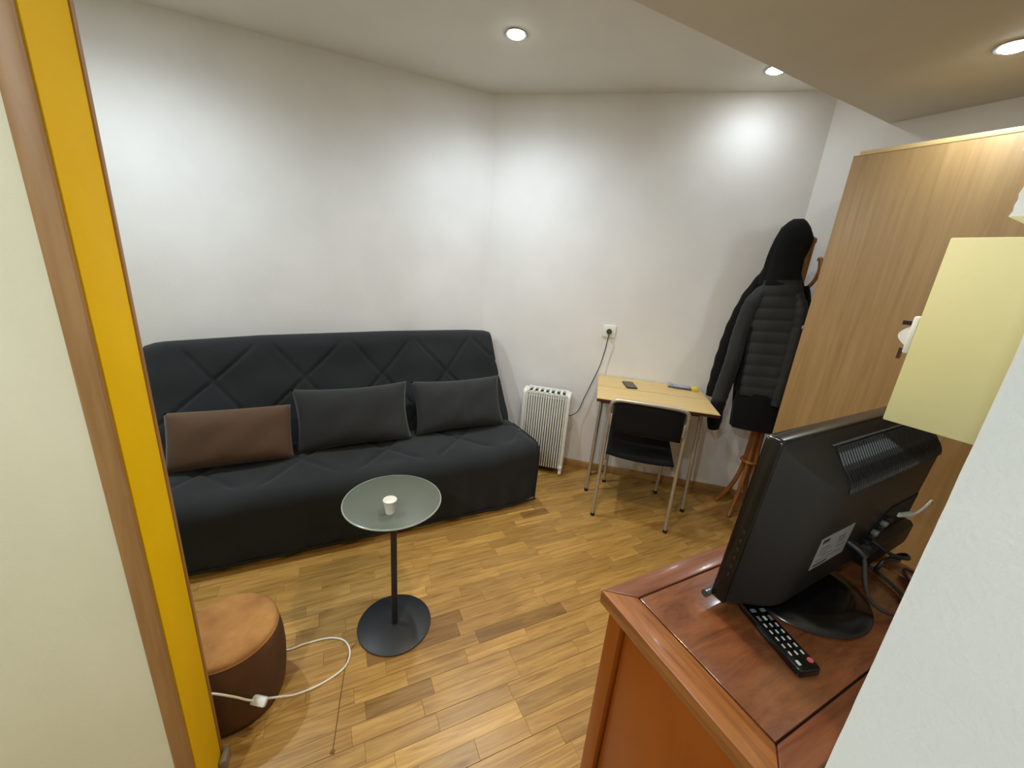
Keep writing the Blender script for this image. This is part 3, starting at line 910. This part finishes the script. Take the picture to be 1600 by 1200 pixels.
# garments: local x to the viewer's right, local y away from the viewer
GA = math.degrees(math.atan2(-0.558, 0.830))
def ring_at(cx, cy, z, hx, hy, nn=44, folds=0.0, nf=7, ph=0.0, flat=0.8, tiltz=None, quilt=0.0):
    out = []
    for i in range(nn):
        t = 2 * PI * i / nn
        c, s = cos(t), sin(t)
        q = 1 + folds * sin(nf * t + ph + z * 2.0) + folds * 0.5 * sin((nf * 2 - 3) * t + ph * 2 - z * 3)
        x = cx + hx * (abs(c) ** flat) * (1 if c >= 0 else -1) * q
        y = cy + (hy + quilt) * (abs(s) ** flat) * (1 if s >= 0 else -1) * q
        out.append((x, y, z + (tiltz * (x - cx) if tiltz else 0)))
    return out
def body_rings(tab, z_top, z_bot, step, folds, nf, ph, quilt_p=0, quilt_d=0.0, tilt=0.0, zq=0):
    rings = []
    z = z_top
    while z >= z_bot - 1e-6:
        xl, xr, cy, hy = interp(tab, -z)
        f = folds * smoothstep(z_top, z_bot, z) if z_top != z_bot else folds
        qd = quilt_d * (abs(sin(PI * (z - zq) / quilt_p)) ** 0.35 - 0.7) if quilt_p else 0
        rings.append(ring_at((xl + xr) / 2, cy, z, (xr - xl) / 2 + qd, hy + qd, folds=f, nf=nf, ph=ph, tiltz=tilt))
        z -= step
    return rings
def sleeve_rings(pts, rads, sub=8, qp=0, qd=0.0, ry=1.1):
    P = smooth_path(pts, sub)
    rings = []
    n_ = 20
    L = 0
    for i, p in enumerate(P):
        k = i / (len(P) - 1) * (len(rads) - 1)
        i0 = min(int(k), len(rads) - 2)
        r = rads[i0] + (rads[i0 + 1] - rads[i0]) * (k - i0)
        if i:
            L += (P[i] - P[i - 1]).length
        q = qd * (abs(sin(PI * L / qp)) ** 0.35 - 0.7) if qp else 0.002 * sin(L * 60)
        t = (P[min(i + 1, len(P) - 1)] - P[max(i - 1, 0)]).normalized()
        a_ = t.cross(Vector((0, 1, 0))).normalized()
        rings.append([p + a_ * (r + q) * cos(2 * PI * j / n_) + Vector((0, 1, 0)) * (r * ry + q) * sin(2 * PI * j / n_) for j in range(n_)])
    return rings
# -- the plain black coat at the back
bc = thing('black_coat', 'plain black coat hanging on the stand behind the quilted jacket', 'coat', (1.60, 2.38, 0), GA)
tab = [(-1.72, -0.165, -0.03, 0.03, 0.02), (-1.60, -0.205, 0.02, 0.03, 0.03), (-1.50, -0.225, 0.075, 0.03, 0.036), (-1.30, -0.215, 0.098, 0.03, 0.036), (-1.0, -0.19, 0.102, 0.03, 0.038), (-0.64, -0.13, 0.098, 0.03, 0.036)]
MB().loft(body_rings(tab, 1.72, 0.645, 0.03, 0.10, 6, 0.4)).build('body', MT['coat_black'], bc, ang=75)
MB().loft(sleeve_rings([(-0.17, 0.03, 1.60), (-0.22, 0.034, 1.46), (-0.262, 0.034, 1.28), (-0.285, 0.032, 1.10), (-0.296, 0.03, 0.95), (-0.302, 0.03, 0.80)], [0.035, 0.05, 0.05, 0.046, 0.042, 0.038], ry=0.75)).build('sleeve', MT['coat_black'], bc, ang=75)
MB().loft(sleeve_rings([(0.03, 0.045, 1.56), (0.07, 0.05, 1.42), (0.085, 0.055, 1.2), (0.085, 0.055, 0.95), (0.075, 0.05, 0.78)], [0.03, 0.04, 0.04, 0.038, 0.034])).build('sleeve', MT['coat_black'], bc, ang=75)
# -- the quilted jacket in front
qj = thing('quilted_jacket', 'dark grey quilted jacket with a black hood hanging beside the wardrobe', 'jacket', (1.60, 2.38, 0), GA)
tab = [(-1.915, -0.10, -0.05, -0.05, 0.012), (-1.905, -0.115, -0.035, -0.05, 0.025), (-1.87, -0.145, -0.008, -0.055, 0.042), (-1.81, -0.162, 0.022, -0.06, 0.05), (-1.76, -0.170, 0.018, -0.06, 0.05), (-1.70, -0.175, 0.004, -0.06, 0.05),
       (-1.62, -0.175, 0.006, -0.062, 0.048), (-1.55, -0.18, 0.016, -0.065, 0.046)]
MB().loft(body_rings(tab, 1.915, 1.555, 0.015, 0.07, 5, 1.2, tilt=0.05)).build('hood', MT['coat_black'], qj, ang=75)
tab = [(-1.585, -0.165, 0.018, -0.068, 0.042), (-1.52, -0.185, 0.04, -0.068, 0.046), (-1.44, -0.195, 0.07, -0.068, 0.049), (-1.30, -0.185, 0.085, -0.068, 0.050), (-1.10, -0.165, 0.085, -0.068, 0.050), (-0.90, -0.155, 0.086, -0.068, 0.049), (-0.86, -0.155, 0.086, -0.068, 0.048)]
rings = body_rings(tab, 1.585, 0.895, 0.0075, 0.13, 4, 2.0, 0.068, 0.0075, tilt=0.10)
quilted, side = MB(), MB()
nr = len(rings[0])
quilted.v = side.v = [p for r in rings for p in r]
for k in range(len(rings) - 1):
    for i in range(nr):
        j = (i + 1) % nr
        f = (k * nr + i, k * nr + j, (k + 1) * nr + j, (k + 1) * nr + i)
        t = 2 * PI * (i + 0.5) / nr
        (side if cos(t) < -0.62 and rings[k][0][2] < 1.34 else quilted).f.append(f)
def strip_unused(mb):
    used = sorted({i for f in mb.f for i in f}); m = {o_: n_ for n_, o_ in enumerate(used)}
    mb.v = [mb.v[i] for i in used]; mb.f = [tuple(m[i] for i in f) for f in mb.f]
    return mb
strip_unused(quilted).build('quilted_body', MT['quilt'], qj, ang=75)
strip_unused(side).build('side_panel', MT['coat_black'], qj, ang=75)
tab = [(-0.91, -0.155, 0.086, -0.068, 0.048), (-0.80, -0.165, 0.088, -0.068, 0.048), (-0.67, -0.15, 0.082, -0.068, 0.045)]
MB().loft(body_rings(tab, 0.91, 0.67, 0.015, 0.10, 4, 2.0, tilt=0.06)).build('lower_body', MT['coat_black'], qj, ang=75)
MB().loft(sleeve_rings([(-0.14, -0.068, 1.54), (-0.185, -0.072, 1.44), (-0.212, -0.07, 1.26), (-0.218, -0.075, 1.08), (-0.235, -0.075, 0.90), (-0.243, -0.075, 0.80)], [0.03, 0.05, 0.047, 0.046, 0.045, 0.044], 12, 0.062, 0.0045)).build('sleeve', MT['quilt'], qj, ang=75)
MB().loft(sleeve_rings([(-0.241, -0.075, 0.82), (-0.243, -0.075, 0.74), (-0.24, -0.075, 0.66), (-0.236, -0.075, 0.618), (-0.234, -0.075, 0.605)], [0.042, 0.044, 0.043, 0.036, 0.018])).build('cuff', MT['coat_black'], qj, ang=75)
MB().loft(sleeve_rings([(0.01, -0.075, 1.53), (0.055, -0.09, 1.42), (0.068, -0.095, 1.25), (0.068, -0.095, 1.05), (0.064, -0.09, 0.86)], [0.022, 0.036, 0.036, 0.034, 0.032], 12, 0.05, 0.006)).build('sleeve', MT['quilt'], qj, ang=75)
MB().box(0.078, 0.083, -0.136, -0.132, 1.335, 1.352).build('tag', MT['btn_white'], qj)

# ------------------------------------------------------------------ wardrobe
wr = thing('wardrobe', 'tall oak veneer wardrobe standing in front of the right wall', 'wardrobe', (1.526, 2.125, 0), -58)
WL, WDp, WH = 1.45, 0.335, 2.163
MB().box(0, WL, 0, 0.018, 0.03, WH).build('back_panel', MT['wardrobe'], wr, bevel=0.001)
MB().box(0.012, 0.03, 0.0185, WDp, 0.0, WH + 0.004).build('side_panel', MT['wardrobe'], wr, bevel=0.001)
MB().box(WL - 0.03, WL - 0.012, 0.0185, WDp, 0.0, WH + 0.004).build('side_panel', MT['wardrobe'], wr, bevel=0.001)
MB().box(0.0305, WL - 0.0305, 0.0185, WDp, WH - 0.014, WH + 0.004).build('top_panel', MT['wardrobe'], wr, bevel=0.001)
MB().box(0.015, WL - 0.015, 0.019, 0.034, WH + 0.0045, WH + 0.024).build('top_rail', MT['wardrobe_edge'], wr, bevel=0.001)
MB().box(0.0, WL, -0.0012, 0.0178, WH + 0.0002, WH + 0.003).build('edge_band', MT['wardrobe_edge'], wr)
MB().box(0.0305, WL - 0.0305, 0.0185, WDp - 0.02, 0.03, 0.05).build('bottom_panel', MT['wardrobe'], wr)
for x0, x1 in ((0.014, WL / 2 - 0.002), (WL / 2 + 0.002, WL - 0.014)):
    MB().box(x0, x1, WDp + 0.001, WDp + 0.019, 0.03, WH - 0.003).build('door', MT['wardrobe'], wr, bevel=0.001)

# ------------------------------------------------------------------ chest with the television
CX = 27.5
ct = thing('wooden_chest', 'red brown wooden chest with an inset top panel carrying the television', 'chest', (0.244, 0.734, 0), CX)
KL, KD, KZ = 0.853, 0.408, 0.85
T_ = 0.036
bl, bf, bn, br = 0.067, 0.052, 0.048, 0.067
def py(y):
    return -y
def border(poly, name, mat):
    return MB().prism([(x, -y) for x, y in poly], KZ - T_, KZ).build(name, mat, ct, bevel=0.0035, seg=2)
g = 0.0016
border([(0, 0), (bl - g, bf - g), (bl - g, KD - bn + g), (0, KD)], 'top_border', MT['cab_border'])
border([(0.0004, 0), (KL - .0004, 0), (KL - br, bf - g), (bl, bf - g)], 'top_border', MT['cab_border_x'])
border([(0.0004, KD), (KL - .0004, KD), (KL - br, KD - bn + g), (bl, KD - bn + g)], 'top_border', MT['cab_border_x'])
border([(KL, 0), (KL - br + g, bf - g), (KL - br + g, KD - bn + g), (KL, KD)], 'top_border', MT['cab_border'])
MB().box(bl - 0.004, KL - br + 0.004, -(KD - bn + 0.004), -(bf - 0.004), KZ - T_, KZ - 0.012).build('top_gap', MT['gap'], ct)
MB().box(bl + g, KL - br - g, -(KD - bn - g), -(bf + g), KZ - 0.0115, KZ - 0.0015).build('top_panel', MT['cab_top'], ct, bevel=0.0012)
# body: corner posts, recessed side panels
i0 = 0.022
for x, y in ((i0, 0.014), (i0, KD - 0.055), (KL - i0 - 0.045, 0.014), (KL - i0 - 0.045, KD - 0.055)):
    MB().box(x, x + 0.045, -(y + 0.041), -y, 0.0, KZ - T_ - 0.0005).build('corner_post', MT['cab_side'], ct, bevel=0.005)
for x in (i0 + 0.014, KL - i0 - 0.03):
    MB().box(x, x + 0.016, -(KD - 0.0555 - 0.004), -(0.0555 + 0.004), 0.07, KZ - T_ - 0.0005).build('side_panel', MT['cab_side'], ct, bevel=0.002)
    MB().box(x + 0.017, x + 0.019, -(KD - 0.06), -0.02, 0.07, KZ - T_ - 0.001).build('dark_lining', MT['gap'], ct)
for y in (0.02, KD - 0.036):
    MB().box(i0 + 0.0455, KL - i0 - 0.0455, -(y + 0.016), -y, 0.07, KZ - T_ - 0.0005).build('long_panel', MT['cab_side'], ct, bevel=0.002)
MB().box(i0 + 0.035, KL - i0 - 0.035, -(KD - 0.04), -0.04, 0.07, 0.085).build('bottom_panel', MT['cab_side'], ct)

# television: local x to the right along the screen, local y away from the viewer
tv = thing('television', 'black flat television seen from behind on the wooden chest', 'television', (0.497, 0.684, KZ - 0.0012), 29.8)
TVW, TVH, TB = 0.75, 0.402, 0.028
lean = Matrix.Translation((0, 0, TB)) @ Matrix.Rotation(rad(3.0), 4, 'X')
def leaned(o):
    o.data.transform(lean)
    return o
def rr(x0, x1, z0_, z1_, r, n_=5):
    return round_poly([(x0, z0_, r), (x1, z0_, r), (x1, z1_, r), (x0, z1_, r)], n_)
def plate(x0, x1, z0_, z1_, r, y0, y1, ins=0.0):
    a_ = rr(x0, x1, z0_, z1_, r)
    return MB().loft([[(p[0], y0, p[1]) for p in a_], [(p[0], y1, p[1]) for p in a_]])
leaned(plate(0, TVW, 0, TVH, 0.012, 0.004, 0.036).build('bezel', MT['tv_gloss'], tv, bevel=0.004))
leaned(plate(0.025, TVW - 0.025, 0.03, TVH - 0.025, 0.004, 0.0362, 0.0372).build('screen', MT['tv_gloss'], tv))
leaned(MB().tube([(-0.012, 0.040, 0.004), (TVW + 0.012, 0.040, 0.004)], 0.0085, 14).build('clear_trim', MT['acrylic'], tv))
# swelling back shell
def shell_loop(ins, y, zlo=0.0):
    a_ = rr(0.004 + ins, TVW - 0.004 - ins * 0.5, 0.004 + ins * 0.55 + zlo, TVH - 0.005 - ins * 0.8, 0.012 + ins * 0.3, 6)
    d_ = densify(a_, 0.03)
    return [(p[0], y, p[1]) for p in d_]
base_loop = densify(rr(0.004, TVW - 0.004, 0.004, TVH - 0.005, 0.012, 6), 0.012)
YD, TOPI = 0.062, 0.115
def y_at(z):
    t = max(0, min(1, (TVH - 0.005 - z) / TOPI))
    return 0.0035 - YD * smoothstep(0, 1, t)
rings = []
for k in range(15):
    t = k / 14
    y = 0.0035 - YD * smoothstep(0, 1, t)
    ring = []
    for (px, pz) in base_loop:
        sx = (px - 0.004) / (TVW - 0.008); sz = (pz - 0.004) / (TVH - 0.009)
        il = 0.19 * t ** 1.4 * (0.55 + 0.45 * sz); ir = 0.03 * t; ib = 0.022 * t ** 1.3; it = TOPI * t
        ring.append((px + il * (1 - sx) - ir * sx, y, pz + ib * (1 - sz) - it * sz))
    rings.append(ring)
sh = leaned(MB().loft(rings).build('back_shell', MT['tv_shell'], tv, ang=60))
YB = 0.0035 - YD
# vent field of upright ribs on the sloping upper part
vx0, vx1, vz0, vz1 = 0.195, 0.715, 0.283, 0.365
zs_ = [vz0 + (vz1 - vz0) * j / 8 for j in range(9)]
leaned(MB().loft([[(vx0, y_at(z) - 0.0015, z), (vx1, y_at(z) - 0.0015, z), (vx1, y_at(z) + 0.002, z), (vx0, y_at(z) + 0.002, z)] for z in zs_]).build('vent_field', MT['tv_matte'], tv))
for k in range(44):
    x = vx0 + 0.006 + (vx1 - vx0 - 0.012) * k / 43
    mb = MB()
    mb.loft([[(x - 0.0026 + 0.003 * sin(j * 1.05), y_at(z) - 0.0014, z), (x + 0.0026 + 0.003 * sin(j * 1.05), y_at(z) - 0.0014, z), (x + 0.0018 + 0.003 * sin(j * 1.05), y_at(z) - 0.0046, z), (x - 0.0018 + 0.003 * sin(j * 1.05), y_at(z) - 0.0046, z)] for j, z in enumerate(zs_)])
    leaned(mb.build('vent_rib', MT['tv_shell'], tv, smooth=False))
zl = vz1 + 0.002
leaned(MB().box(vx0 - 0.012, vx1 + 0.004, y_at(zl) - 0.0035, y_at(zl) + 0.002, zl, zl + 0.003).build('vent_ledge', MT['tv_shell'], tv))
# printed label
lx0, lx1, lz0, lz1 = 0.170, 0.320, 0.092, 0.175
lb_ = leaned(MB().box(lx0, lx1, YB - 0.0012, YB - 0.0003, lz0, lz1).build('label', MT['label'], tv))
def ink(x, z, w, h, m='ink'):
    return leaned(MB().box(lx0 + x, lx0 + x + w, YB - 0.0016, YB - 0.0012, lz0 + z, lz0 + z + h).build('print', MT[m], lb_))
ink(0.008, 0.068, 0.030, 0.009)
ink(0.008, 0.006, 0.060, 0.0045)
for (x, z, w) in ((0.012, 0.052, 0.04), (0.012, 0.044, 0.055), (0.012, 0.036, 0.035), (0.03, 0.028, 0.05), (0.085, 0.062, 0.012), (0.104, 0.062, 0.014), (0.086, 0.046, 0.03), (0.092, 0.034, 0.04), (0.012, 0.018, 0.11)):
    ink(x, z, w, 0.0028, 'ink_pale')
ink(0.09, 0.052, 0.012, 0.012, 'ink_pale'); ink(0.108, 0.05, 0.010, 0.014, 'ink_pale')
# dark socket recess, sockets and the neck cover under it
def plate_poly(poly, y0, y1):
    return MB().loft([[(p[0], y0, p[1]) for p in poly], [(p[0], y1, p[1]) for p in poly]])
leaned(plate_poly([(0.40, 0.075), (0.50, 0.085), (0.715, 0.085), (0.715, 0.158), (0.535, 0.158)], YB - 0.0002, YB - 0.0015).build('socket_recess', MT['tv_matte'], tv))
for k in range(6):
    x = 0.435 + 0.018 * k; z = 0.088 + 0.0085 * k
    leaned(plate_poly([(x - 0.007, z - 0.006), (x + 0.007, z - 0.006), (x + 0.007, z + 0.006), (x - 0.007, z + 0.006)], YB - 0.0016, YB - 0.014).build('socket', MT['silver'] if k in (2, 4) else MT['tv_shell'], tv, bevel=0.001))
a_ = rr(0.45, 0.722, 0.004, 0.078, 0.02)
leaned(MB().loft([[(p[0], YB + 0.03, p[1]) for p in a_], [(p[0], YB - 0.014, p[1]) for p in a_], [(0.586 + (p[0] - 0.586) * .94, YB - 0.022, 0.04 + (p[1] - 0.04) * .85) for p in a_]]).build('lower_cover', MT['tv_shell'], tv, ang=50))
# side buttons on the left edge
for k in range(6):
    z = 0.075 + 0.022 * k
    leaned(MB().box(-0.0022, 0.001, 0.010, 0.016, z, z + 0.010).build('side_button', MT['tv_shell'], tv, bevel=0.0008))
# stand: base plate and neck
bx, by = 0.264, -0.036
rings = []
for r1, r2, z in ((0.146, 0.126, 0.0), (0.150, 0.130, 0.004), (0.146, 0.126, 0.010), (0.10, 0.08, 0.016), (0.06, 0.045, 0.019)):
    rings.append([(bx + r1 * cos(2 * PI * k / 56), by + r2 * sin(2 * PI * k / 56), z) for k in range(56)])
MB().loft(rings).build('stand_base', MT['tv_gloss'], tv, ang=50)
MB().loft([[(bx + dx * w, by + 0.01 + dy, z) for dx, dy in ((-1, -0.02), (1, -0.02), (1, 0.02), (-1, 0.02))] for w, z in ((0.05, 0.016), (0.04, 0.05), (0.045, 0.11))]).build('stand_neck', MT['tv_shell'], tv, bevel=0.006)
# cables that hang from it
pts = [(0.345, -0.075, 0.125), (0.342, -0.098, 0.118), (0.335, -0.115, 0.075), (0.335, -0.135, 0.035), (0.36, -0.165, 0.014), (0.41, -0.185, 0.007), (0.46, -0.172, 0.006), (0.50, -0.13, 0.006), (0.53, -0.07, 0.006)]
MB().tube(smooth_path(pts, 8), 0.0046, 10).build('power_cable', MT['cord_dark'], tv)
MB().tube(smooth_path([(0.344, -0.06, 0.135), (0.345, -0.085, 0.128), (0.346, -0.1, 0.118)], 4), 0.010, 12).build('power_plug', MT['cord_black'], tv)
pts = [(0.40, -0.085, 0.14), (0.42, -0.12, 0.12), (0.47, -0.14, 0.105), (0.52, -0.125, 0.088), (0.525, -0.105, 0.062), (0.48, -0.1, 0.05), (0.43, -0.105, 0.06), (0.39, -0.115, 0.085), (0.40, -0.12, 0.11), (0.45, -0.13, 0.10), (0.505, -0.12, 0.078)]
MB().tube(smooth_path(pts, 8), 0.0045, 10).build('cable_loop', MT['cord_black'], tv)
pts = [(0.655, YB - 0.012, 0.105), (0.69, YB - 0.022, 0.103), (0.735, YB - 0.024, 0.106), (0.80, YB - 0.02, 0.106), (0.88, YB - 0.01, 0.09), (0.96, YB, 0.05)]
MB().tube(smooth_path([(p[0], p[1], p[2] + TB) for p in pts], 6), 0.0032, 8).build('antenna_cable', MT['cord_white'], tv)
MB().tube([(0.615, YB - 0.010, 0.112 + TB), (0.672, YB - 0.018, 0.104 + TB)], [0.006, 0.0085], 12).build('antenna_plug', MT['cord_white'], tv)

# remote control in front of the stand
rm = thing('remote_control', 'black remote control with white buttons beside the television base', 'remote control', (0.589, 0.642, KZ - 0.0012), 11)
MB().prism(round_poly([(-0.025, -0.083, 0.010), (0.025, -0.083, 0.010), (0.024, 0.083, 0.010), (-0.024, 0.083, 0.010)], 4), 0.0005, 0.018).build('case', MT['tv_gloss'], rm, bevel=0.004)
def btn(x, y, w, h, m):
    MB().box(x - w / 2, x + w / 2, y - h / 2, y + h / 2, 0.0175, 0.0195).build('button', MT[m], rm, bevel=0.0006, seg=1)
MB().lathe([(0.0055, 0.0175), (0.0055, 0.0197), (0.001, 0.0200)], (0.015, -0.064, 0), 16).build('power_button', MT['btn_red'], rm)
btn(-0.014, -0.066, 0.006, 0.010, 'btn_white')
for r in range(5):
    for c in range(3):
        btn(-0.014 + 0.014 * c, -0.047 + 0.0155 * r, 0.0036, 0.0085, 'btn_white')
btn(-0.014, 0.032, 0.006, 0.012, 'ink_pale'); btn(0.0, 0.032, 0.006, 0.010, 'btn_white'); btn(0.014, 0.032, 0.006, 0.012, 'ink_pale')
btn(-0.012, 0.052, 0.012, 0.008, 'ink_pale'); btn(0.012, 0.052, 0.012, 0.008, 'ink_pale')

# short loop of brown cord at the wall side of the chest
mb = MB().tube(smooth_path([(1.052, 0.800, 0.8545), (1.058, 0.835, 0.8545), (1.074, 0.872, 0.8545), (1.09, 0.882, 0.856), (1.098, 0.862, 0.857), (1.102, 0.82, 0.8545), (1.085, 0.77, 0.8545)], 8), 0.004, 8)
tag(mb.build('cord_loop', MT['darkred']), 'short loop of brown cord lying at the right end of the chest', 'cord')

# ------------------------------------------------------------------ cream wall cupboard over the chest
cp_ = thing('cream_cupboard', 'cream wall cupboard hung over the chest beside the white partition', 'cupboard', nwp(1.073, 0, 1.30), -60)
# local x runs towards the partition (w), local y away to the right (n)
w0, w1b = -0.29, pc.dot(wW) - 0.002
MB().box(w0, w1b, 0, 0.3, 0, 0.36).build('carcass', MT['cream'], cp_, bevel=0.002)
h_ = MB().loft([[(w0 - 0.001 - d, y, z) for y, z in ((0.004, 0.14), (0.035, 0.14), (0.035, 0.215), (0.004, 0.215))] for d in (0, 0.010)]).build('latch', MT['white_plastic'], cp_, bevel=0.004)
mb = MB().loft([[(w0 - 0.011 - 0.016 * sin(k / 10 * PI), 0.012, 0.155 + 0.04 * k / 10) for k in range(11)], [(w0 - 0.011 - 0.016 * sin(k / 10 * PI), 0.030, 0.155 + 0.04 * k / 10) for k in range(11)]])
mb.build('latch_knob', MT['white_plastic'], h_)
MB().box(w0 - 0.026, w0 - 0.0115, 0.010, 0.018, 0.196, 0.204).build('latch_hole', MT['gap'], h_)
MB().box(w0 - 0.017, w0 - 0.0115, 0.008, 0.014, 0.128, 0.15).build('latch_tongue', MT['darkred'], h_)
